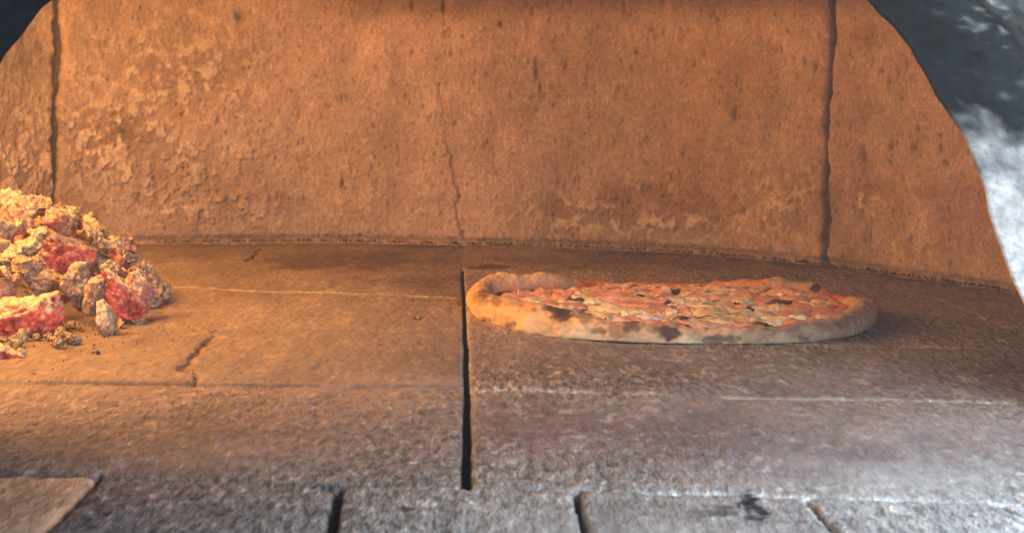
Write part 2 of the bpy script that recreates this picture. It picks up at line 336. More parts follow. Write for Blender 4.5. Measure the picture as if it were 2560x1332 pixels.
WB, WS = arc_resample(WALL_BASE, .001)
def wall_s(px, py):                            # arc position of the wall point the photo shows at (px, py)
    r = ray(px, py); best = None
    a = WB[:, 0] / WB[:, 1]; i = int(np.argmin(np.abs(a - r.x / r.y))); t = WB[i, 1] / r.y
    return WS[i], HC + r.z * t
def build_slab(name, s_lo, s_hi, seed, feats, label, parent_name=None):
    """s_lo(z), s_hi(z): left and right edge of the slab as functions of height"""
    nz, ns = 400, int((max(s_hi(0), s_hi(.3)) - min(s_lo(0), s_lo(.3))) / .0011)
    z = np.linspace(-.006, .40, nz); u = np.linspace(0, 1, ns)
    lo = s_lo(z)[:, None]; hi = s_hi(z)[:, None]
    Sg = lo + (hi - lo) * u[None]; Zg = np.repeat(z[:, None], ns, 1)
    sh = Sg.shape; d = (z[1] - z[0], .0011)
    rag = gnoise(sh, d, (.008, .2), seed + 77)[:, :1] * .0011 + gnoise(sh, d, (.0025, .2), seed + 78)[:, :1] * .0006
    rag2 = gnoise(sh, d, (.008, .2), seed + 87)[:, :1] * .0011 + gnoise(sh, d, (.0025, .2), seed + 88)[:, :1] * .0006
    Sg = Sg + rag * np.exp(-(Sg - lo) / .02) + rag2 * np.exp(-(hi - Sg) / .02)
    big = fbm(sh, d, .05, seed, 4); mid = fbm(sh, d, .0075, seed + 10, 4, .62, 1.5); fine = gnoise(sh, d, (.0016, .0011), seed + 20)
    H = .0012 * big + .0004 * mid + .00022 * fine
    C = np.array([.395, .262, .212]) * (1 + .11 * big[..., None] + .05 * mid[..., None] + .03 * fine[..., None])
    def paint(m, col):
        nonlocal C
        m = np.clip(m, 0, 1)[..., None]; C = C * (1 - m) + np.array(col) * m
    env = dict(S=Sg, Z=Zg, sh=sh, d=d)
    # flaking zones: plates of scale standing proud of the slab
    flake = np.zeros(sh)
    for (px, py, rs, rz, k) in feats.get('flake', []):
        s0, z0 = wall_s(px, py); flake = np.maximum(flake, k * np.exp(-((Sg - s0) / rs) ** 2 - ((Zg - z0) / rz) ** 2))
    fl1 = gnoise(sh, d, (.0032, .0030), seed + 30) + .7 * gnoise(sh, d, (.0015, .0014), seed + 31)
    plates = sstep(.15, .45, fl1) ; plates2 = sstep(.5, .8, fbm(sh, d, .004, seed + 33, 3))
    H += flake * (.0026 * plates + .0013 * plates2); paint(.9 * flake * plates * sstep(.4, 1.1, fl1), (.80, .64, .50)); paint(.8 * flake * (1 - plates) * sstep(.2, .9, -fl1), (.15, .085, .06))
    for (px, py, rs, rz, col, k) in feats.get('stain', []):
        s0, z0 = wall_s(px, py); n = fbm(sh, d, .012, seed + int(px), 4, .65)
        paint(k * sstep(1.2, .3, np.hypot((Sg - s0) / rs, (Zg - z0) / rz) + .30 * n), col)
    # dark brown band along the slab top, fading out leftwards
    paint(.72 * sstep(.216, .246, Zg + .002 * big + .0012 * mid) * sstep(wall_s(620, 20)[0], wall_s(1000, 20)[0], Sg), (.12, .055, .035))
    # vertical pits and chips
    rng = np.random.default_rng(seed + 5); L = hi.max() - lo.min()
    for k in range(int(L * 1500)):
        s0 = rng.uniform(lo.min(), hi.max()); z0 = rng.uniform(0, .30); rs = rng.uniform(.0005, .0013) * rng.choice([1, 1, 1.4]); rz = rs * rng.uniform(1, 2.6); dp = rng.uniform(.0004, .0018)
        j = int((z0 - z[0]) / d[0]); i = int((s0 - lo[min(j, nz - 1), 0]) / (hi - lo)[min(j, nz - 1), 0] * ns)
        if not (3 < i < ns - 3): continue
        sl = np.s_[max(j - 8, 0):j + 9, max(i - 6, 0):i + 7]
        g = np.exp(-((Sg[sl] - s0) / rs) ** 2 - ((Zg[sl] - z0) / rz) ** 2); H[sl] -= dp * g; C[sl] *= (1 - .42 * g[..., None])
    for (px, py, rs, rz, dp) in feats.get('pit', []):
        s0, z0 = wall_s(px, py); g = np.exp(-(((Sg - s0) / rs) ** 2 + ((Zg - z0) / rz) ** 2)); H -= dp * g; C *= (1 - .6 * g[..., None])
    for (pts, w, dp) in feats.get('crack', []):
        pl = jitter_line([wall_s(*p) for p in pts], .004, seed + len(pts)); D = np.full(sh, 9.)
        for a, b in zip(pl, pl[1:]):
            seg = math.dist(a, b) ** 2 + 1e-12; t = np.clip(((Sg - a[0]) * (b[0] - a[0]) + (Zg - a[1]) * (b[1] - a[1])) / seg, 0, 1)
            D = np.minimum(D, np.hypot(Sg - a[0] - t * (b[0] - a[0]), Zg - a[1] - t * (b[1] - a[1])))
        brk = sstep(-.9, .1, gnoise(sh, d, (.012, .05), seed + 91)); m = np.exp(-(D / w) ** 2) * brk
        H -= dp * m; paint(.7 * m, (.10, .05, .03))
    # rounded arrises
    e = np.minimum(Sg - Sg[:, :1], Sg[:, -1:] - Sg); H -= .004 * np.exp(-e / .0016) + .0012 * np.exp(-e / .006)
    H -= .004 * sstep(.008, .0, Zg)
    # scale, ash dust low on the slab
    paint(.22 * sstep(.03, .0, Zg), (.34, .25, .19))
    bx = np.interp(Sg, WS, WB[:, 0]); by = np.interp(Sg, WS, WB[:, 1])
    tx = np.gradient(WB[:, 0]); ty = np.gradient(WB[:, 1]); tl = np.hypot(tx, ty)
    nx = np.interp(Sg, WS, ty / tl); ny = np.interp(Sg, WS, -tx / tl)      # towards the oven
    P = np.stack([bx + nx * H, by + ny * H, Zg], -1)
    # returns at both sides, 28 mm deep
    def ret(c, k): q = P[:, c].copy(); q[:, 0] -= nx[:, c] * k; q[:, 1] -= ny[:, c] * k; return q[:, None]
    P = np.concatenate([ret(0, .028), ret(0, .010), P, ret(-1, .010), ret(-1, .028)], 1)
    C = np.concatenate([C[:, :1], C[:, :1], C, C[:, -1:], C[:, -1:]], 1)
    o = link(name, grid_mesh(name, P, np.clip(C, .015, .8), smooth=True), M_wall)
    tag(o, label, 'wall slab', 'fireclay slabs of the back wall'); return o
a0, za = wall_s(147, 20); a1, zb = wall_s(138, 540)
b0, zc = wall_s(2076, 20); b1, zd = wall_s(2052, 645)
lin = lambda s0, z0, s1, z1: (lambda z: s0 + (np.asarray(z) - z0) * (s1 - s0) / (z1 - z0))
seamL = lin(a0, za, a1, zb); seamR = lin(b0, zc, b1, zd)
G = .0026
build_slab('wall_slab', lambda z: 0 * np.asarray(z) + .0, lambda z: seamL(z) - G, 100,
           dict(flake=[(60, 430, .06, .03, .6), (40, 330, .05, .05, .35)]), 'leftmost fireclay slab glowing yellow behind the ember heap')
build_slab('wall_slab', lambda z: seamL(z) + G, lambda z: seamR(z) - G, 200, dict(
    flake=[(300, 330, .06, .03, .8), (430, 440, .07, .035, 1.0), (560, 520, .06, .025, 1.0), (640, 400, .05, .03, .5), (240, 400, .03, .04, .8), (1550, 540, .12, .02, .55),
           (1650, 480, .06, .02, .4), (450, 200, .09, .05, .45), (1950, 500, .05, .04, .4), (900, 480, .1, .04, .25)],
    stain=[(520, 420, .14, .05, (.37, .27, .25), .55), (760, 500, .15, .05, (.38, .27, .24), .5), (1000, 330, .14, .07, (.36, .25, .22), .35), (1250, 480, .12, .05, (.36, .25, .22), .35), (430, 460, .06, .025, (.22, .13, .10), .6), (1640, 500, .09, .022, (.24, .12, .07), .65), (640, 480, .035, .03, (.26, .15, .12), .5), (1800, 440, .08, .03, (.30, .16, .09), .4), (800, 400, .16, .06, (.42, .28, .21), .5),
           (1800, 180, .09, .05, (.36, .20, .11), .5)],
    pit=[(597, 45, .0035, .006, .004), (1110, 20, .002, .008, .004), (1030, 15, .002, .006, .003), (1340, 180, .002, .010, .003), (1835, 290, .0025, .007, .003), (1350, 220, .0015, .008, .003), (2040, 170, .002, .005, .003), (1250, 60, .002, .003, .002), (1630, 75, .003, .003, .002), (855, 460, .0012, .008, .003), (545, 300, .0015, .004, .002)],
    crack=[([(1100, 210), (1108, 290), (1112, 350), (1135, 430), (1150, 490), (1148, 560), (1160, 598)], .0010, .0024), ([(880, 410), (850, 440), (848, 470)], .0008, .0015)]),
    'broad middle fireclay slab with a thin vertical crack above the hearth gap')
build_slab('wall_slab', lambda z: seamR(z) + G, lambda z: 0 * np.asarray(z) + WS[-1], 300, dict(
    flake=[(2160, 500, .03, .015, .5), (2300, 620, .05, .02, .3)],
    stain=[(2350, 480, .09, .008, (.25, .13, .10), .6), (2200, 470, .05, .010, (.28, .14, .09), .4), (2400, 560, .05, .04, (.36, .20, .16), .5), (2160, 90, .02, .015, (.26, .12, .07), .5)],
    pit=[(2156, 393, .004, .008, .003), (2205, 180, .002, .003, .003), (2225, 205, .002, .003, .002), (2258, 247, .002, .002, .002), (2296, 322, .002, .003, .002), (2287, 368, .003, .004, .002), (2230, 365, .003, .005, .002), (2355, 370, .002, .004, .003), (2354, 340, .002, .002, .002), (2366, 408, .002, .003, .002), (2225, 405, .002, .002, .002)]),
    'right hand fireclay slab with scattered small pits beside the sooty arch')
def backing():
    t = NT('joint_mortar'); m = t.out(t.ramp(t.noise(150, 5), (.3, (.05, .03, .02)), (.7, (.12, .075, .05))), .95, t.bump(t.noise(250, 4), .003))
    tx = np.gradient(WB[:, 0]); ty = np.gradient(WB[:, 1]); tl = np.hypot(tx, ty); nx, ny = ty / tl, -tx / tl
    for seam, nm, lab in ((seamL, 'wall_joint', 'narrow dark mortar joint between left and middle slabs'), (seamR, 'wall_joint', 'narrow dark mortar joint between middle and right slabs')):
        z = np.linspace(-.01, .40, 160); off = np.linspace(-.012, .012, 16)
        Sg = seam(z)[:, None] + off[None]; n = gnoise(Sg.shape, (.0026, .0016), (.004, .003), 7) * .0009
        bx = np.interp(Sg, WS, WB[:, 0]); by = np.interp(Sg, WS, WB[:, 1]); kx = np.interp(Sg, WS, nx); ky = np.interp(Sg, WS, ny)
        P = np.stack([bx - kx * (.009 + n), by - ky * (.009 + n), np.repeat(z[:, None], 16, 1)], -1)
        tag(link(nm, grid_mesh(nm, P), m), lab, 'mortar joint', 'mortar joints of the back wall')
backing()

# ------------------------------------------------------------------ oven mouth (the arched passage in front)
def build_arch():
    YI = .86
    R = [(2630, 1075), (2618, 980), (2600, 890), (2575, 810), (2548, 731), (2514, 651), (2478, 548), (2448, 445), (2414, 365), (2365, 285), (2320, 223), (2274, 137),
         (2228, 74), (2171, 0), (2095, -75), (1975, -165), (1790, -245), (1480, -305)]
    pts = R + [(1145, -322)] + [(2290 - x, y) for x, y in R[::-1]]
    W3 = [tuple(dep(x, y, YI)) for x, y in pts]
    W3[0] = (W3[0][0], YI, -.004); W3[-1] = (W3[-1][0], YI, -.004)
    C, s = arc_resample(W3, .0012)
    n = len(C); nv = 260
    v = np.linspace(0, 1, nv)
    cx = dep(1145, 666, YI).x
    # v from -: a rounded lip, then the flared passage towards the cook
    P = np.zeros((n, nv, 3)); X0 = C[:, 0] - cx; Z0 = C[:, 2]
    for k, t in enumerate(v):
        f = 1 + 1.8 * t; P[:, k, 0] = cx + X0 * f; P[:, k, 1] = YI - .36 * t; P[:, k, 2] = np.where(Z0 > 0, Z0 * (1 + .70 * t), Z0)
    sh = (n, nv); d = (.0012, .0026)
    big = fbm(sh, d, .03, 501, 4, .6); mid = fbm(sh, d, .006, 511, 4, .7); chip = gnoise(sh, d, (.003, .003), 521)
    nrm = np.stack([-X0, 0 * X0, -Z0 * 1.0], -1); nrm /= np.linalg.norm(nrm, axis=1)[:, None] + 1e-9
    H = .0016 * big + .0006 * mid + .0003 * chip
    H *= sstep(-.02, .06, v[None])
    H[:, :] += (gnoise((n, 1), (.0012, 1), (.004, 1), 531) * .0004 + gnoise((n, 1), (.0012, 1), (.014, 1), 532) * .0007)
    P += nrm[:, None] * H[..., None]
    # the back face of the arch, turned away from us
    def back(f, y): q = P[:, 0].copy(); q[:, 0] = cx + (q[:, 0] - cx) * f; q[:, 2] = np.where(q[:, 2] > 0, q[:, 2] * f, q[:, 2]); q[:, 1] = y; return q[:, None]
    P = np.concatenate([back(1.6, YI + .012), back(1.15, YI + .010), back(1.012, YI + .004), P], 1)
    Zc = P[:, 3:, 2]; right = (X0 > 0)[:, None]
    spk0 = gnoise(sh, d, (.0030, .0034), 551) + .8 * gnoise(sh, d, (.0014, .0016), 552)
    soot = sstep(.088, .150, Zc + .009 * big + .004 * mid + .0045 * spk0)
    vv = np.clip(v[None] / .15, 0, 1) + 0 * mid
    soot = soot * (1 - .10 * sstep(.2, 1.0, vv) * (1 + .5 * np.clip(big, -1, 1)))
    soot = np.where(right, soot, 1.0)
    pale = np.array([.66, .69, .69]); black = np.array([.010, .014, .018])
    Cc = pale * (1 + .10 * mid[..., None] + .07 * big[..., None]) * (1 - soot[..., None]) + black * soot[..., None]
    spk = gnoise(sh, d, (.0022, .0026), 541) + .7 * gnoise(sh, d, (.0012, .0014), 542) + .5 * gnoise(sh, d, (.02, .02), 543)
    spot = sstep(1.9, 3.0, spk) * sstep(.2, .8, vv) * right
    spot2 = 0 * mid
    k = np.clip(.9 * spot + spot2, 0, 1)[..., None]; Cc = Cc * (1 - k) + np.array([.42, .45, .46]) * k
    Cc *= 1 - .5 * sstep(1.3, 2.2, -mid)[..., None]
    Cc = np.concatenate([Cc[:, :1]] * 3 + [Cc], 1)
    t = NT('sooty_plaster'); n1 = t.noise(220, 4, .6)
    m = t.out(t.mix(1.0, t.attr(), t.ramp(n1, (.3, .7), (.7, 1.25)), 'MULTIPLY'), t.ramp(t.noise(50, 3), (.35, .6), (.7, .9)), t.bump(t.noise(170, 4, .6), .0012), .15)
    o = link('oven_arch', grid_mesh('oven_arch', P, np.clip(Cc, .006, .8), flip=True), m)
    tag(o, 'curved oven mouth with black soot above and pale ashy plaster lower right', 'oven arch')
build_arch()
def build_dome():
    n = 60; x = np.linspace(-.85, .85, n); y = np.linspace(.868, 2.0, n); X, Y = np.meshgrid(x, y)
    Z = .405 + .07 * np.clip(1 - (X / .7) ** 2, 0, 1) * np.clip(1 - ((Y - 1.3) / .55) ** 2, 0, 1)
    t = NT('sooty_dome'); m = t.out(t.ramp(t.noise(30, 6), (.3, (.16, .10, .07)), (.7, (.30, .20, .14))), .9, t.bump(t.noise(90, 5), .003))
    o = link('oven_dome', grid_mesh('oven_dome', np.stack([X, Y, Z], -1)), m); sm = o.modifiers.new('thick', 'SOLIDIFY'); sm.thickness = .03; sm.offset = 1
    tag(o, 'low sooty stone roof of the oven resting above the back wall', 'oven dome')
build_dome()

# ------------------------------------------------------------------ pizza
PZ = fl(1690, 775); PZ.z = 0
def cat_closed(pts, n):
    P = np.array(pts, float); m = len(P); out = []
    for i in range(m):
        p0, p1, p2, p3 = P[i - 1], P[i], P[(i + 1) % m], P[(i + 2) % m]
        for t in np.linspace(0, 1, 40, endpoint=False):
            out.append(.5 * ((2 * p1) + (-p0 + p2) * t + (2 * p0 - 5 * p1 + 4 * p2 - p3) * t * t + (-p0 + 3 * p1 - 3 * p2 + p3) * t ** 3))
    out = np.array(out); return out
# outline on the hearth (photo pixel of the foot), rim height, rim width in mm
RIM = [  # px, py, h, w, lean
    (1172, 770, 16, 17), (1192, 798, 17, 18), (1250, 820, 18, 25), (1330, 837, 18.5, 28), (1420, 848, 16.5, 23), (1520, 855, 13, 15), (1640, 860, 11, 12), (1780, 862, 10.5, 11),
    (1900, 862, 11, 11.5), (2020, 857, 12.5, 13), (2110, 846, 14, 15), (2165, 830, 15.5, 16), (2190, 806, 15.5, 17), (2165, 786, 12, 14), (2128, 771, 8.5, 12), (2085, 755, 8, 11),
    (2040, 744, 11.5, 14), (1960, 738, 13.5, 17), (1870, 735, 12.5, 15), (1780, 733, 9, 11), (1680, 732, 8.5, 10), (1580, 732, 8.5, 10), (1490, 733, 9.5, 11),
    (1420, 738, 13.5, 14), (1360, 744, 19, 14), (1290, 748, 21.5, 15), (1225, 752, 21.5, 15), (1185, 758, 18, 16)]
rows = cat_closed([(*fl(px, py).xy, h / 1000, w / 1000) for px, py, h, w in RIM], 0)
cen = rows[:, :2].mean(0)
ang = np.unwrap(np.arctan2(rows[:, 1] - cen[1], rows[:, 0] - cen[0]))
if ang[-1] < ang[0]: rows = rows[::-1]; ang = np.unwrap(np.arctan2(rows[:, 1] - cen[1], rows[:, 0] - cen[0]))
NT_ = 720
L = np.r_[0, np.cumsum(np.linalg.norm(np.diff(np.vstack([rows[:, :2], rows[:1, :2]]), axis=0), axis=1))]
si = np.linspace(0, L[-1], NT_, endpoint=False); rr = np.vstack([rows, rows[:1]])
OUT = np.stack([np.interp(si, L, rr[:, k]) for k in range(4)], -1)
def n3(p, sc, octv=3): return mnoise.fractal(Vector(p) * sc, .6, 2.0, octv)
pz = empty('pizza', (cen[0], cen[1], 0)); tag(pz, 'oval ham and cheese pizza with puffed charred crust baking on the stone hearth', 'pizza')
def outline_inward(k):                         # outline shrunk by k metres along the direction to the centre
    q = OUT[:, :2].copy(); dd = cen - q; L_ = np.linalg.norm(dd, axis=1)[:, None]; return q + dd / L_ * k
def crust():
    m = 44; T = OUT[(np.arange(NT_) - 1) % NT_, :2] - OUT[(np.arange(NT_) + 1) % NT_, :2]; T /= np.linalg.norm(T, axis=1)[:, None]
    inn = cen - OUT[:, :2]; inn /= np.linalg.norm(inn, axis=1)[:, None]
    nn = np.stack([T[:, 1], -T[:, 0]], -1); nn *= np.sign((nn * inn).sum(1))[:, None]; nn = nn + .35 * inn; nn /= np.linalg.norm(nn, axis=1)[:, None]
    for _ in range(60): nn = (np.roll(nn, 1, 0) + nn * 2 + np.roll(nn, -1, 0)) / 4
    P = np.zeros((NT_ + 1, m, 3)); C = np.zeros((NT_ + 1, m, 3)); sauce = []
    # char spots in photo pixels on the rim: x, y, radius x (mm), radius y (mm), strength
    spots = [(1410, 768, 9, 6, 1.0), (1392, 775, 5, 4, .8), (1400, 790, 7, 4, .7), (1540, 825, 9, 4, .45), (1580, 818, 5, 3, .6), (1675, 828, 8, 4, .9), (1500, 826, 5, 3, .5), (1640, 822, 7, 3, .4), (1800, 848, 11, 3, .7), (1745, 840, 5, 3, .3),
             (1880, 840, 8, 7, .35), (2120, 800, 6, 4, .35), (1200, 745, 5, 4, .4), (1240, 752, 3, 3, .5), (1205, 737, 3, 3, .5), (1225, 730, 4, 3, .3), (1275, 810, 4, 1.5, .5), (1220, 800, 5, 1.5, .5), (1990, 830, 5, 3, .3), (2010, 845, 4, 2, .5),
             (1960, 815, 10, 3, .35), (2060, 815, 8, 3, .3), (1335, 775, 2, 1.5, .5), (1360, 772, 2, 1.5, .5), (2038, 720, 4, 3, 1.0), (2065, 735, 4, 2.5, .9), (2080, 742, 3, 2, .8), (1462, 790, 4, 5, .5), (1220, 720, 4, 3, .3)]
    SP = []
    for (sx, sy, rx, rz, k) in spots:
        SP.append((sx, sy, rx, rz, k))
    for i in range(NT_ + 1):
        ii = i % NT_; x0, y0, h, w = OUT[ii]; nx, ny = nn[ii]; u = ii / NT_ * 40
        h *= 1 + .07 * mnoise.noise(Vector((x0 * 45, y0 * 45, 3))); w *= 1 + .08 * mnoise.noise(Vector((x0 * 40, y0 * 40, 9)))
        for j in range(m):
            t = j / (m - 1)                     # 0 = under the outer foot, 1 = inner lip sinking into the dish
            a = -.62 + t * (math.pi + 0.75)     # angle round a squashed tube
            cx = w * .5 - math.cos(a) * w * .56 * (1 if a < math.pi / 2 else 1.05); cz = h * .48 + math.sin(a) * h * .52
            if a < 0: cz = h * .48 + math.sin(a) * h * .80
            cz = max(cz, .0006)
            p = Vector((x0 + nx * cx, y0 + ny * cx, cz))
            k = .0022 * mnoise.noise(p * 48) + .0010 * n3(p, 85) + .0004 * n3(p, 260, 2)
            o = Vector((-math.cos(a) * nx, -math.cos(a) * ny, math.sin(a)))
            if cz > .0012: p += o * k
            P[i, j] = p
            br = mnoise.noise(p * 38 + Vector((5, 1, 2))) ; top = max(0, min(1, (cz / h - .25) / .6)); rear = 1 if y0 > PZ.y else 0
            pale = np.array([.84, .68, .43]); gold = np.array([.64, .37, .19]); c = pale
            rt = max(0, min(1, (x0 - cen[0] + .02) / .10)); lf = max(0, min(1, (cen[0] - .045 - x0) / .06))  # rt: right side darkened in colour to hold back daylight; lf: left warmed
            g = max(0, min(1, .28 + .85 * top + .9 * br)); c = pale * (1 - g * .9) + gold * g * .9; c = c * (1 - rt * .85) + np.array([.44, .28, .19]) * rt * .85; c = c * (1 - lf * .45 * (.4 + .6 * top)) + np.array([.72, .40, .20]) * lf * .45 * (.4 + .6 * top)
            b2 = max(0, min(1, (mnoise.noise(p * 95 + Vector((2, 7, 1))) - .16) * 2.8)) * (.25 + .5 * top); c = c * (1 - b2 * .7) + np.array([.36, .17, .09]) * b2 * .7
            f = max(0, min(1, (mnoise.noise(p * 380) - .33) * 7)) * .6 * top; c = c * (1 - f) + np.array([.28, .13, .08]) * f
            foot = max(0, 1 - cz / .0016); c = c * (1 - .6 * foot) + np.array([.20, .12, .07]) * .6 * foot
            # project into the photograph to find the char spots
            rel = p - Vector((0, 0, HC)); cy = rel.y * math.cos(PITCH) - rel.z * math.sin(PITCH); cu = rel.y * math.sin(PITCH) + rel.z * math.cos(PITCH)
            px = 1280 + F * rel.x / cy; py = 666 - F * cu / cy; ppm = F / cy / 1000
            if p.y < PZ.y + .03 or px > 2020 or px < 1260:
                for (sx, sy, rx, rz, kk) in SP:
                    e = math.hypot((px - sx) / (rx * 1.15 * ppm), (py - sy) / (rz * 1.2 * ppm)) + .55 * mnoise.noise(p * 240) + .45 * mnoise.noise(p * 90)
                    if e < 1.35:
                        hq = .5 * kk * max(0, min(1, (1.35 - e) / .5)); c = c * (1 - hq) + np.array([.36, .16, .09]) * hq
                        q = min(.93, .95 * kk * max(0, min(1, (1.12 - e) / .33))); c = c * (1 - q) + np.array([.028, .018, .018]) * q
            # sauce baked on to the low rear rim
            if rear and (1440 < px < 1815 or 2050 < px < 2120) and t > .38:
                q = min(1, (t - .38) * 5) * min(1, max(0, .75 + 1.2 * br)); c = c * (1 - q) + np.array([.62, .15, .035]) * q
            if rear and 1800 < px < 1920 and t > .45:
                q = max(0, min(1, .5 + 2.4 * mnoise.noise(p * 120))) * .8; c = c * (1 - q) + np.array([.72, .24, .04]) * q
            if t > .80 : q = (t - .80) * 4; q = min(q, .85); c = c * (1 - q) + np.array([.50, .12, .045]) * q
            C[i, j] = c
    P[-1] = P[0]
    t = NT('baked_dough'); nb = t.bump(t.noise(500, 3), .0004)
    mt = t.out(t.mix(1.0, t.attr(), t.ramp(t.noise(160, 5, .65), (.3, .86), (.7, 1.1)), 'MULTIPLY'), .72, nb, .3)
    t.b.inputs['Subsurface Weight'].default_value = .12; t.b.inputs['Subsurface Radius'].default_value = (.004, .002, .001)
    P = P - np.array([cen[0], cen[1], 0])
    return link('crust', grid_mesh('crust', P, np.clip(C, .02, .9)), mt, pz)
crust()
def dish_z(x, y):
    return .0072 + .0016 * mnoise.noise(Vector((x * 55, y * 55, 1))) + .0008 * mnoise.noise(Vector((x * 170, y * 170, 4)))
def sauce():
    m = 110; P = np.zeros((NT_ + 1, m, 3)); q0 = OUT[:, :2]
    for i in range(NT_ + 1):
        ii = i % NT_; x0, y0, h, w = OUT[ii]; dd = cen - np.array((x0, y0)); R_ = np.linalg.norm(dd); k0 = w * .80 / R_
        for j in range(m):
            k = k0 + (1 - k0) * j / (m - 1); x = x0 + dd[0] * k; y = y0 + dd[1] * k
            P[i, j] = (x - cen[0], y - cen[1], dish_z(x, y) - .0025 * math.exp(-j / 6) + (h - .009) * .25 * math.exp(-j / 4))
    t = NT('tomato_sauce'); n = t.noise(70, 5, .6)
    c = t.ramp(n, (.30, (.42, .05, .018)), (.48, (.58, .12, .03)), (.6, (.68, .26, .08)), (.75, (.72, .45, .2)))
    mt = t.out(c, t.ramp(t.noise(200, 3), (.3, .22), (.7, .55)), t.bump(t.noise(300, 4), .0012), .5)
    link('tomato_sauce', grid_mesh('tomato_sauce', P), mt, pz)
sauce()
def melted_layer():
    m = 150; P = np.zeros((NT_ + 1, m, 3)); C = np.zeros((NT_ + 1, m, 3))
    cream = np.array([.82, .62, .36]); pink = np.array([.72, .38, .28]); red = np.array([.55, .13, .04]); tan = np.array([.60, .38, .19]); fat = np.array([.84, .68, .56])
    for i in range(NT_ + 1):
        ii = i % NT_; x0, y0, h, w = OUT[ii]; dd = cen - np.array((x0, y0)); R_ = np.linalg.norm(dd); k0 = w * 1.02 / R_
        for j in range(m):
            k = k0 + (1 - k0) * j / (m - 1); x = x0 + dd[0] * k; y = y0 + dd[1] * k; v = Vector((x, y, 0)); q = v + Vector((mnoise.noise(v * 90), mnoise.noise(v * 90 + Vector((9, 2, 1))), 0)) * .006
            e = 1 - math.exp(-j / 9); a = mnoise.noise(q * 85 + Vector((1, 4, 2))); b = mnoise.noise(q * 150 + Vector((7, 1, 5))); c = mnoise.noise(q * 60 + Vector((3, 8, 8)))
            pud = max(0, min(1, (a + .5 * b + .22) * 4))
            P[i, j] = (x - cen[0], y - cen[1], dish_z(x, y) - .0003 + e * (.0006 + .0018 * pud + .0011 * b + .0006 * mnoise.noise(q * 420)))
            col = red * (1 - pud) + (cream if c < 0 else pink) * pud if abs(c) > .08 else red * (1 - pud) + (cream * (.5 - c * 6.25) + pink * (.5 + c * 6.25)) * pud
            g = max(0, min(1, (mnoise.noise(q * 210) - .22) * 5)); col = col * (1 - .7 * g) + tan * .7 * g
            g = max(0, min(1, (mnoise.noise(q * 130 + Vector((5, 5, 5))) - .33) * 6)); col = col * (1 - .7 * g) + fat * .7 * g
            edge = math.exp(-j / 6) ; C[i, j] = col * (1 - edge) + red * edge
    t = NT('melted_topping'); mt = t.out(t.mix(1.0, t.attr(), t.ramp(t.noise(260, 4), (.3, .8), (.7, 1.15)), 'MULTIPLY'), t.ramp(t.noise(150, 3), (.35, .18), (.65, .5)), t.bump(t.noise(420, 3), .0005), .5)
    t.b.inputs['Subsurface Weight'].default_value = .2; t.b.inputs['Subsurface Radius'].default_value = (.004, .0015, .001)
    link('melted_cheese', grid_mesh('melted_cheese', P, C), mt, pz)
melted_layer()
def food_mat(name, c1, c2, c3, sc=120, rough=.4, sss=.2, spec=.5):
    t = NT(name); n = t.noise(sc, 4, .6); geo = t.n.new('ShaderNodeObjectInfo')
    mt = t.out(t.ramp(n, (.32, c1), (.5, c2), (.68, c3)), t.ramp(t.noise(sc * 2, 3), (.3, rough * .6), (.7, min(1, rough * 1.6))), t.bump(t.noise(sc * 3, 3), .0005), spec)
    t.b.inputs['Subsurface Weight'].default_value = sss; t.b.inputs['Subsurface Radius'].default_value = (.004, .0015, .001); return mt
M_ham = food_mat('cooked_ham', (.56, .20, .13), (.70, .34, .24), (.80, .52, .40), 90, .34)
M_cheese = food_mat('melted_cheese', (.74, .50, .26), (.84, .66, .42), (.88, .78, .58), 90, .28)
M_mush = food_mat('pale_topping', (.42, .24, .11), (.62, .42, .22), (.72, .55, .34), 150, .45)
M_dark = food_mat('charred_topping', (.035, .02, .022), (.07, .035, .035), (.13, .06, .05), 150, .5, 0)
M_white = food_mat('pale_ham_fat', (.62, .38, .32), (.74, .54, .46), (.80, .68, .60), 120, .3)
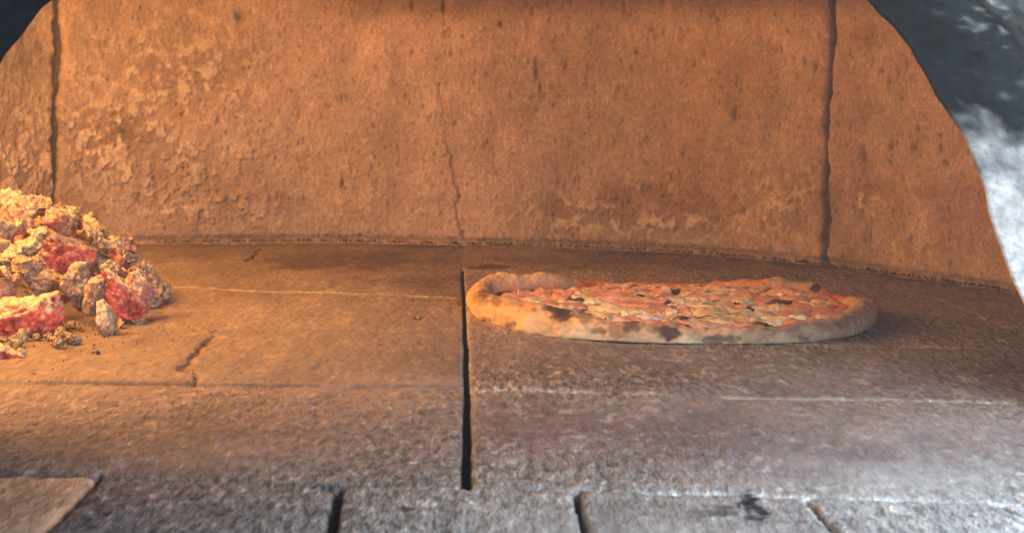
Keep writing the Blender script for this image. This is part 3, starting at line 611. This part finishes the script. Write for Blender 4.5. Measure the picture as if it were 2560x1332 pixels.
def flap(name, mat, px, py, wx, wy, seed, z=None, rot=None, curl=.6, thick=.0011, wave=.0012, lift=0.0):
    rng = random.Random(seed); zz = .0100 if z is None else z
    c = fl(px, py, zz + .001); n, m = 26, 20; me = bpy.data.meshes.new(name); bm = bmesh.new(); vs = []
    rot = rng.uniform(-.6, .6) if rot is None else rot; ph = rng.uniform(0, 99); tiltx = rng.uniform(-.10, .10)
    for i in range(n):
        for j in range(m):
            u = i / (n - 1) * 2 - 1; v = j / (m - 1) * 2 - 1
            # square -> disc, ragged outline
            a = u * math.sqrt(1 - v * v / 2); b = v * math.sqrt(1 - u * u / 2); r = math.hypot(a, b); th = math.atan2(b, a)
            k = 1 + .26 * mnoise.noise(Vector((math.cos(th) * 1.5, math.sin(th) * 1.5, ph))) + .12 * mnoise.noise(Vector((math.cos(th) * 4, math.sin(th) * 4, ph + 5)))
            x = a * wx / 2 * k; y = b * wy / 2 * k
            w_ = wave * (1.5 * mnoise.noise(Vector((x * 90, y * 90, ph))) + .30 * mnoise.noise(Vector((x * 260, y * 260, ph + 3))))
            zc = w_ + curl * .0035 * r ** 3 * (mnoise.noise(Vector((math.cos(th) * 1.2, math.sin(th) * 1.2, ph + 9))) * 1.6 - .18) + x * tiltx - .0016 * r ** 5 + lift * max(0, v) ** 2
            xr = x * math.cos(rot) - y * math.sin(rot); yr = x * math.sin(rot) + y * math.cos(rot)
            gz = max(dish_z(c.x + xr, c.y + yr) - .0072, -.001)
            vs.append(bm.verts.new((c.x + xr - cen[0], c.y + yr - cen[1], max(zz + gz + zc, .0052))))
    for i in range(n - 1):
        for j in range(m - 1):
            bm.faces.new((vs[i * m + j], vs[(i + 1) * m + j], vs[(i + 1) * m + j + 1], vs[i * m + j + 1]))
    for f in bm.faces: f.smooth = True
    bm.to_mesh(me); bm.free(); o = link(name, me, mat, pz)
    sm = o.modifiers.new('solid', 'SOLIDIFY'); sm.thickness = thick; sm.offset = 0
    return o
mm = .001
FL = [  ('ham_slice', 'h', 1282, 738, 26, 22, 8.5, .5, 0), ('ham_slice', 'h', 1262, 742, 16, 18, 7.6, .4, 0), ('ham_slice', 'h', 1350, 752, 24, 14, 8.6, .6, 0), ('ham_slice', 'h', 1400, 760, 26, 12, 9, .6, 0),
    # name, mat, px, py, w(mm), depth(mm), z(mm), curl, lift(mm)
    ('ham_slice', 'h', 1300, 742, 26, 24, 8.0, .5, 0), ('ham_slice', 'h', 1335, 733, 22, 22, 9.5, 1.4, 5), ('ham_slice', 'h', 1392, 738, 24, 22, 10.0, 1.4, 6), ('ham_slice', 'h', 1445, 762, 26, 18, 9.5, .9, 0),
    ('ham_slice', 'h', 1440, 728, 18, 20, 9.5, 1.0, 2), ('ham_slice', 'h', 1515, 738, 34, 24, 10.0, 1.2, 5), ('ham_slice', 'h', 1560, 728, 20, 16, 9.0, .8, 0), ('ham_slice', 'h', 1606, 752, 30, 22, 11, 1.3, 2), ('ham_slice', 'h', 1655, 735, 22, 20, 10, 1.5, 6),
    ('ham_slice', 'h', 1480, 783, 30, 12, 9.5, .6, 0), ('ham_slice', 'h', 1560, 793, 34, 13, 9.2, .6, 0), ('ham_slice', 'h', 1640, 768, 34, 20, 10.8, 1.2, 0), ('ham_slice', 'h', 1712, 772, 20, 18, 11.5, 1.6, 2), ('ham_slice', 'h', 1668, 802, 26, 12, 9.6, .9, 1),
    ('ham_slice', 'h', 1830, 760, 30, 16, 10.5, 1.2, 1), ('ham_slice', 'h', 1898, 742, 36, 22, 10.0, .9, 2), ('ham_slice', 'h', 1800, 742, 24, 16, 10, .9, 0), ('ham_slice', 'h', 1874, 800, 22, 14, 10.8, 1.5, 3), ('ham_slice', 'h', 1968, 775, 24, 22, 11.0, 1.5, 3),
    ('ham_slice', 'h', 2028, 768, 34, 30, 9.6, .9, 1), ('ham_slice', 'h', 1760, 806, 30, 12, 9.8, .9, 0), ('ham_slice', 'h', 1990, 796, 30, 13, 9.8, .7, 0), ('ham_slice', 'h', 1735, 726, 24, 14, 9.4, .9, 1), ('ham_slice', 'h', 1980, 740, 24, 16, 9.4, .9, 1), ('ham_slice', 'h', 2060, 782, 24, 16, 9.6, .6, 0),
    ('ham_slice', 'w', 1765, 735, 30, 20, 11.0, 1.0, 1), ('ham_slice', 'w', 1727, 748, 18, 14, 11.3, 1.0, 0), ('ham_slice', 'w', 1850, 728, 24, 12, 9.8, .8, 0), ('ham_slice', 'w', 1920, 765, 22, 16, 10.6, 1.1, 1), ('ham_slice', 'w', 1700, 757, 22, 14, 10.6, 1.0, 0), ('ham_slice', 'w', 1630, 787, 20, 10, 10.2, 1.0, 0),
    ('cheese', 'c', 1470, 745, 16, 16, 10.2, 1.6, 5), ('cheese', 'c', 1505, 765, 22, 14, 10.4, .8, 0), ('cheese', 'c', 1553, 771, 24, 16, 10.6, .9, 0), ('cheese', 'c', 1590, 778, 20, 10, 10.4, .9, 0), ('cheese', 'c', 1425, 752, 16, 12, 9.8, .8, 0), ('cheese', 'c', 1520, 785, 18, 8, 10.2, .9, 0),
    ('cheese', 'c', 1855, 744, 12, 12, 11, 1.2, 2), ('cheese', 'c', 1757, 775, 14, 10, 11.5, 1.0, 0), ('cheese', 'c', 1690, 747, 20, 10, 11, .8, 0), ('cheese', 'c', 1940, 790, 26, 14, 10.6, .8, 0), ('cheese', 'c', 1600, 733, 12, 8, 10.2, .8, 0), ('cheese', 'c', 1925, 803, 12, 7, 11, 1, 0),
    ('mushroom_slice', 'm', 1810, 786, 34, 9, 11.3, 1.3, 2), ('mushroom_slice', 'm', 1790, 776, 28, 8, 11.8, 1.4, 2), ('mushroom_slice', 'm', 1895, 783, 34, 9, 11.5, 1.4, 2), ('mushroom_slice', 'm', 1800, 796, 30, 8, 10.8, 1.3, 1.5), ('mushroom_slice', 'm', 1780, 756, 26, 7, 11.4, 1.2, 1),
    ('mushroom_slice', 'm', 1830, 749, 20, 6, 11.4, 1.2, 1), ('mushroom_slice', 'm', 1950, 765, 18, 8, 12, 1.6, 2), ('mushroom_slice', 'm', 1850, 771, 20, 7, 11.6, 1.2, 1), ('mushroom_slice', 'm', 1720, 797, 26, 7, 10.4, 1.0, 1), ('mushroom_slice', 'm', 1660, 783, 18, 7, 10.8, 1.0, 0), ('mushroom_slice', 'm', 1900, 797, 18, 6, 11.3, 1.0, 1),
    ('mushroom_slice', 'm', 1580, 762, 18, 8, 11, 1.0, 1), ('mushroom_slice', 'm', 1870, 788, 16, 7, 11.8, 1.3, 2),
    ('charred_bit', 'd', 1433, 745, 13, 7, 11.2, 1.0, 1), ('charred_bit', 'd', 1600, 733, 9, 6, 11.2, 1.0, 1), ('charred_bit', 'd', 1678, 721, 9, 7, 11.0, 1.0, 1), ('charred_bit', 'd', 1955, 747, 14, 10, 12.2, 1.4, 2), ('charred_bit', 'd', 1874, 768, 6, 5, 13, 1, 0), ('charred_bit', 'd', 1706, 792, 11, 6, 11.6, 1, 0),
    ('charred_bit', 'd', 1905, 803, 11, 7, 12.0, 1, 0), ('charred_bit', 'd', 1845, 756, 8, 4, 12, 1, 0), ('charred_bit', 'd', 1785, 752, 7, 3, 12.2, 1, 0), ('charred_bit', 'd', 1588, 806, 6, 3, 11, 1, 0), ('charred_bit', 'd', 1830, 782, 10, 3, 12, 1, 0)]
MM = dict(h=M_ham, c=M_cheese, m=M_mush, d=M_dark, w=M_white)
rgf = random.Random(12)
for k in range(22):
    px = rgf.uniform(1290, 2085); py = rgf.uniform(724, 808)
    if py > 792 and px > 2000 or py > 785 and px < 1440 or (px - 2000) * .55 > py - 722 or (px < 1480 and py < 730): continue
    nm, mk = rgf.choice([('ham_slice', 'h'), ('ham_slice', 'h'), ('ham_slice', 'w'), ('cheese', 'c'), ('cheese', 'c')])
    FL.append((nm, mk, px, py, rgf.uniform(14, 28), rgf.uniform(12, 24), 8.6, .5, 0))
for k in range(24):
    px = rgf.uniform(1320, 2070); py = rgf.uniform(728, 804)
    if py > 790 and px > 1990 or py > 782 and px < 1450 or (px - 2000) * .55 > py - 724 or (px < 1480 and py < 734): continue
    nm, mk = rgf.choice([('ham_slice', 'h'), ('ham_slice', 'w'), ('cheese', 'c'), ('mushroom_slice', 'm')])
    q = .55 if mk == 'd' else 1
    FL.append((nm, mk, px, py, rgf.uniform(5, 11) * q, rgf.uniform(4, 8) * q, 11.0, 1.4, rgf.uniform(0, 1.5)))
for k, (nm, mk, px, py, wx, wy, z, curl, lift) in enumerate(FL):
    sc_ = random.Random(k * 7 + 1).uniform(.78, 1.18); wx *= sc_; wy *= sc_
    flap(nm, MM[mk], px, py, wx * mm * 1.12, wy * mm * 1.6, 900 + k, (9.2 + (z - 9.2) * .7 + .4) * mm, None, curl * .6, {'c': .0026, 'm': .0017}.get(mk, .0014), {'m': .0016, 'h': .0013, 'c': .0009}.get(mk, .0010), lift * mm * .8)

# ------------------------------------------------------------------ embers and ash
def coal_mat(name, ash, body, glow_c, glow, glow_lo, ash_lo=.25, sc=70):
    t = NT(name); geo = t.n.new('ShaderNodeNewGeometry'); sep = t.n.new('ShaderNodeSeparateXYZ'); t.l(geo.outputs['Normal'], sep.inputs[0])
    n = t.noise(sc, 5, .65); n2 = t.noise(sc * 4, 4, .6); v = t.vor(sc * 1.6)
    am = t.ramp(t.math('ADD', t.math('MULTIPLY', sep.outputs['Z'], .42), n), (ash_lo + .28, 0.0), (ash_lo + .54, 1.0))
    ashc = t.mix(n2, tuple(c * .62 for c in ash), tuple(min(1, c * 1.15) for c in ash)); bc = t.mix(n2, tuple(c * .5 for c in body), tuple(c * 1.4 for c in body))
    c = t.mix(am, bc, ashc)
    c = t.mix(1.0, c, t.ramp(t.vor(sc * 2.2, 'DISTANCE_TO_EDGE'), (0.0, .45), (.10, 1.0)), 'MULTIPLY')
    if glow > 0:
        g = t.math('MULTIPLY', t.ramp(n, (glow_lo, 0.0), (glow_lo + .30, 1.0)), t.math('SUBTRACT', 1.0, am, True))
        g = t.math('MULTIPLY', g, t.ramp(n2, (.3, .35), (.7, 1.2)))
        t.b.inputs['Emission Color'].default_value = (*glow_c, 1); t.l(t.math('MULTIPLY', g, glow), t.b.inputs['Emission Strength'])
    return t.out(c, .9, t.bump(t.math('ADD', n2, t.math('MULTIPLY', v, .6)), .0022), .2)
ASH = (.84, .62, .46)
M_glow = coal_mat('glowing_charcoal', ASH, (.22, .06, .05), (1, .13, .085), .85, .36, .30)
M_pink = coal_mat('pink_ember', (.64, .50, .38), (.50, .22, .18), (1, .14, .11), .45, .40, .22)
M_ashc = coal_mat('ash_coated_charcoal', ASH, (.56, .37, .28), (1, .2, .1), .0, .5, .02)
M_greyc = coal_mat('grey_violet_charcoal', (.62, .50, .42), (.30, .20, .18), (1, .1, .07), .10, .52, .24)
M_pale = coal_mat('pale_ash', (.92, .70, .51), (.66, .45, .33), (1, .3, .1), 0, .5, .05)

def chunk_mesh(name, dims, seed, sub=4, rough=.10, ribs=0, planes=11):
    rng = random.Random(seed); bm = bmesh.new(); bmesh.ops.create_icosphere(bm, subdivisions=sub, radius=1)
    pl = []
    for k in range(planes):
        a = Vector((rng.gauss(0, 1), rng.gauss(0, 1), rng.gauss(0, 1))).normalized(); pl.append((a, rng.uniform(.62, .95)))
    for s in ((1, 0, 0), (-1, 0, 0), (0, 1, 0), (0, -1, 0), (0, 0, 1), (0, 0, -1)): pl.append((Vector(s), rng.uniform(.8, 1)))
    off = Vector((rng.uniform(0, 50), rng.uniform(0, 50), rng.uniform(0, 50)))
    for v in bm.verts:
        d = v.co.normalized(); r = 9
        for a, k in pl:
            q = a.dot(d)
            if q > .05: r = min(r, k / q)
        r = min(r, 1.25)
        n = rough * (1.1 * mnoise.fractal(d * 1.9 + off, .7, 2, 4) + .45 * abs(mnoise.noise(d * 6 + off)) + .3 * mnoise.noise(d * 14 + off))
        if ribs:
            w = math.sin(d.x * r * ribs + 2.2 * mnoise.noise(d * 2 + off)); n -= .05 * max(0, -w - .35) * 2
            w2 = math.sin(d.z * r * ribs * .9 + 3 * mnoise.noise(d * 1.6 - off)); n -= .05 * max(0, w2 - .6) * 2
        v.co = Vector((d.x * dims[0], d.y * dims[1], d.z * dims[2])) * (r + n) * .5
    for f in bm.faces: f.smooth = False if sub < 3 else True
    me = bpy.data.meshes.new(name); bm.to_mesh(me); bm.free(); return me
BIG = []
def coal(px, py, Y, w, h, dpt, mat, seed, rot, label, cat='ember', name='ember', ribs=0, rough=.10, group=None, sub=5):
    """px,py = photo centre; w,h,dpt in mm"""
    BIG.append((px, py, Y, w, h))
    me = chunk_mesh(name, (w * mm, dpt * mm, h * mm), seed, sub, rough, ribs)
    o = link(name, me, mat); o.location = dep(px, py, Y); o.rotation_euler = [math.radians(a) for a in rot]
    tag(o, label, cat, group); return o
# big pieces, front to back
coal(14, 914, 1.035, 30, 24, 26, M_glow, 1, (8, 12, 20), 'lone brown and pink ember lying in front of the heap at the left edge', rough=.14, ribs=14)
coal(66, 802, 1.13, 56, 34, 34, M_glow, 2, (5, -8, 0), 'large ribbed ember with a tan top and glowing pink front face', ribs=16, rough=.12)
coal(-20, 742, 1.18, 40, 22, 30, M_pink, 3, (0, -18, 10), 'smooth pink ember cut by the left edge above the ribbed ember', rough=.07)
coal(196, 722, 1.17, 22, 36, 22, M_greyc, 4, (0, -10, 10), 'upright pinkish brown ember in the middle of the heap', rough=.12)
coal(244, 735, 1.165, 19, 32, 20, M_greyc, 5, (0, 8, -10), 'dark violet grey upright ember beside the diagonal red one', rough=.12)
coal(296, 735, 1.165, 22, 44, 22, M_glow, 6, (0, -36, 8), 'bright red ember leaning diagonally near the right side of the heap', ribs=12, rough=.14)
coal(347, 728, 1.19, 23, 31, 22, M_pink, 7, (0, -18, 0), 'pale pink ember at the right end of the heap', ribs=8, rough=.13)
coal(162, 632, 1.255, 46, 31, 30, M_glow, 8, (12, 12, 15), 'broad ember with red folds under a tan ash cap high in the heap', ribs=9, rough=.14)
coal(215, 640, 1.262, 22, 24, 22, M_greyc, 9, (0, 30, 0), 'rounded mauve ember behind the one with red folds', rough=.08)
coal(80, 545, 1.33, 36, 11, 24, M_pale, 10, (5, 14, 0), 'flat orange slab of ash lying across the top of the heap', 'ash piece', 'ash_piece', rough=.07)
coal(15, 508, 1.35, 24, 24, 20, M_ashc, 11, (0, 15, 20), 'uppermost jagged ash piece at the left edge', 'ash piece', 'ash_piece', rough=.2)
coal(168, 578, 1.30, 18, 17, 16, M_pale, 12, (0, 20, 20), 'pointed yellowish ash piece on the right shoulder of the heap', 'ash piece', 'ash_piece', rough=.2)
coal(262, 800, 1.12, 13, 28, 13, M_ashc, 13, (0, -12, 0), 'finger shaped grey brown piece at the foot of the heap', 'ash piece', 'ash_piece', rough=.1)
coal(252, 650, 1.27, 18, 22, 18, M_ashc, 14, (0, 10, 0), 'upright brown piece behind the mauve ember', 'ash piece', 'ash_piece', rough=.12)
coal(120, 715, 1.19, 40, 24, 26, M_ashc, 15, (0, 8, 0), 'arched tan piece above the large ribbed ember', 'ash piece', 'ash_piece', rough=.22)
coal(95, 556, 1.315, 14, 12, 12, M_ashc, 16, (0, 50, 0), 'small dark ended stick below the flat orange slab', 'ash piece', 'ash_piece', rough=.1)
# heap core (fine ash nobody could count)
def heap_top(x, y):                            # heap height over the floor at (x, y)
    u = (x + .365) / .104; v = (y - 1.255) / .158
    return max(0, .088 * (1 - (u * u if u > 0 else 0) - v * v)) if (v * v < 1) else 0
xs = np.linspace(-.56, -.19, 230); ys = np.linspace(1.05, 1.47, 230); Xh, Yh = np.meshgrid(xs, ys)
gn = fbm(Xh.shape, (ys[1] - ys[0], xs[1] - xs[0]), .012, 700, 4, .7)
Zh = np.vectorize(heap_top)(Xh, Yh) * .80 - .004; Zh += .0030 * gn * sstep(0, .02, Zh) 
t = NT('fine_ash'); n_ = t.noise(90, 6, .7)
M_fine = t.out(t.ramp(n_, (.3, (.20, .13, .09)), (.5, (.45, .33, .22)), (.7, (.62, .48, .34))), .95, t.bump(t.noise(200, 5, .7), .004))
tag(link('ash_heap', grid_mesh('ash_heap', np.stack([Xh, Yh, Zh], -1)), M_fine), 'loose heap of fine tan ash under the embers', 'ash', kind='stuff')
# loose lumps covering the heap
def flaky_mesh(k, dims):
    me = chunk_mesh('ash_lump', dims, 50 + k, 4, .22, 0, 6); off = Vector((k * 7, 3, 1))
    for v in me.vertices:
        d = v.co.copy(); n = mnoise.noise(d * 7 + off); n2 = mnoise.noise(d * 15 + off)
        bend = .28 * (d.x * d.x - .1) if k % 2 else .22 * math.sin(d.x * 6)
        v.co = d * (1 + .30 * n - .22 * abs(n2)) + Vector((0, 0, bend))
    return me
protos = [flaky_mesh(k, q) for k, q in enumerate([(1, .9, .7), (1, .8, .30), (1, 1, .5), (1, .6, .9), (1, .9, .25), (1, .5, .4), (1, 1.1, .8), (1, .75, .35)])]
L_ash = coal_mat('small_ash_lump', (.66, .45, .30), (.44, .28, .19), (1, .2, .1), 0, .5, .02, 1.1)
L_pale = coal_mat('small_pale_lump', (.78, .56, .38), (.56, .37, .25), (1, .3, .1), 0, .5, .0, 1.0)
L_grey = coal_mat('small_grey_lump', (.46, .35, .28), (.22, .15, .13), (1, .1, .07), 0, .5, .2, 1.2)
L_pink = coal_mat('small_pink_lump', (.68, .44, .32), (.52, .19, .15), (1, .13, .09), .55, .42, .2, 1.0)
MATS = [L_ash, L_pale, L_pale, L_grey, L_ash, L_pink, L_ash, L_pale]
KIND = ['tan', 'pale', 'pale', 'grey brown', 'tan', 'pinkish', 'tan', 'pale']
lump_me = {}
rng = random.Random(77); cnt = 0
def lump(x, y, z, s, mi, label, group, pi=None):
    pi = rng.randrange(8) if pi is None else pi; key = (pi, mi)
    if key not in lump_me:
        me = protos[pi].copy(); me.name = 'ash_lump'; me.materials.clear(); me.materials.append(MATS[mi]); lump_me[key] = me
    o = bpy.data.objects.new('ash_lump', lump_me[key]); COL.objects.link(o); o.location = (x, y, z); o.scale = (s, s, s)
    o.rotation_euler = (rng.uniform(-1.2, 1.2), rng.uniform(-1.2, 1.2), rng.uniform(0, 6.3)); tag(o, label, 'ash lump', group); return o
def proj(x, y, z):
    rz = z - HC; cy = y * math.cos(PITCH) - rz * math.sin(PITCH); cu = y * math.sin(PITCH) + rz * math.cos(PITCH)
    return 1280 + F * x / cy, 666 - F * cu / cy, cy
tries = 0
while cnt < 290 and tries < 20000:
    tries += 1
    x = rng.uniform(-.47, -.235); y = rng.uniform(1.09, 1.42); h = heap_top(x, y)
    if h < .004: continue
    z = h * .84; px, py, _ = proj(x, y, z)
    if px < -60: continue
    if any(((px - bx) / (bw * .50 * F / by / 1000)) ** 2 + ((py - bz) / (bh * .52 * F / by / 1000)) ** 2 < 1 and y < by + .03 for (bx, bz, by, bw, bh) in BIG): continue
    if h < .03 and y < 1.16: mi = rng.choice([0, 3, 1, 4]); s = rng.uniform(.005, .010)
    elif py < 650: mi = rng.choice([1, 2, 7, 0, 1, 5]); s = rng.uniform(.007, .015) * rng.choice([.8, 1, 1.4])
    else: mi = rng.choice([0, 1, 4, 2, 5, 5]); s = rng.uniform(.007, .015) * rng.choice([.8, 1, 1.3])
    zone = 'on the crest of the ember heap' if py < 600 else 'halfway down the ember heap' if py < 720 else 'low in the ember heap'
    lump(x, y, z + s * .1, s, mi, 'small crumbly %s ash lump %s' % (KIND[mi], zone), '%s ash lumps %s' % (KIND[mi], zone)); cnt += 1
# grey flaky lumps at the right foot of the heap
for k in range(80):
    px = rng.uniform(-10, 365); py = rng.uniform(815, 884) if px < 300 else rng.uniform(790, 818)
    if py > 886 - max(0, px - 150) * .30: continue
    p = fl(px, py); s = rng.uniform(.004, .009)
    lump(p.x, p.y + .008, s * .35, s, rng.choice([3, 0, 1, 4]), 'small grey flaky lump at the foot of the ember heap', 'grey flaky lumps at the foot of the heap')
p = fl(52, 892); o = lump(p.x, p.y, .003, .006, 1, 'tiny bright ash pellet between the lone ember and the heap', None, 0)
# crumbs on the hearth and along the foot of the wall
def crumbs():
    bm = bmesh.new(); rg = random.Random(5)
    def add(x, y, s):
        m = Matrix.Translation((x, y, s * .25)) @ Euler((rg.random() * 3, rg.random() * 3, rg.random() * 3)).to_matrix().to_4x4() @ Matrix.Diagonal((s, s * rg.uniform(.5, 1), s * rg.uniform(.4, .7), 1))
        r = bmesh.ops.create_icosphere(bm, subdivisions=2, radius=.5, matrix=m)
        for v in r['verts']: v.co += Vector((rg.uniform(-1, 1), rg.uniform(-1, 1), rg.uniform(-1, 1))) * s * .07
    for k in range(900):
        i = rg.randrange(int(len(WB) * .25), int(len(WB) * .93)); x, y = WB[i]; add(x + rg.uniform(-.002, .002), y - abs(rg.gauss(0, .006)) - .001, rg.choice([.0012, .0018, .0025, .0035]))
    for k in range(320):
        p = fl(rg.gauss(230, 190), rg.uniform(770, 955)); add(p.x, p.y, rg.uniform(.0007, .0018))
    for k in range(160):
        p = fl(rg.uniform(200, 2500), rg.uniform(640, 1300)); add(p.x, p.y, rg.uniform(.0005, .0012))
    for (px, py, s) in [(245, 886, .004), (232, 884, .003), (1045, 797, .0045), (2355, 712, .006), (2362, 716, .004), (130, 905, .0015), (350, 768, .003)]:
        p = fl(px, py); add(p.x, p.y, s)
    me = bpy.data.meshes.new('crumbs'); bm.to_mesh(me); bm.free()
    t = NT('soot_crumb'); m = t.out(t.ramp(t.noise(120, 2), (.40, (.05, .032, .026)), (.6, (.22, .14, .10)), (.72, (.42, .33, .26))), .95)
    tag(link('crumbs', me, m), 'fine dark crumbs of soot strewn along the wall foot and hearth', 'crumbs', kind='stuff')
crumbs()
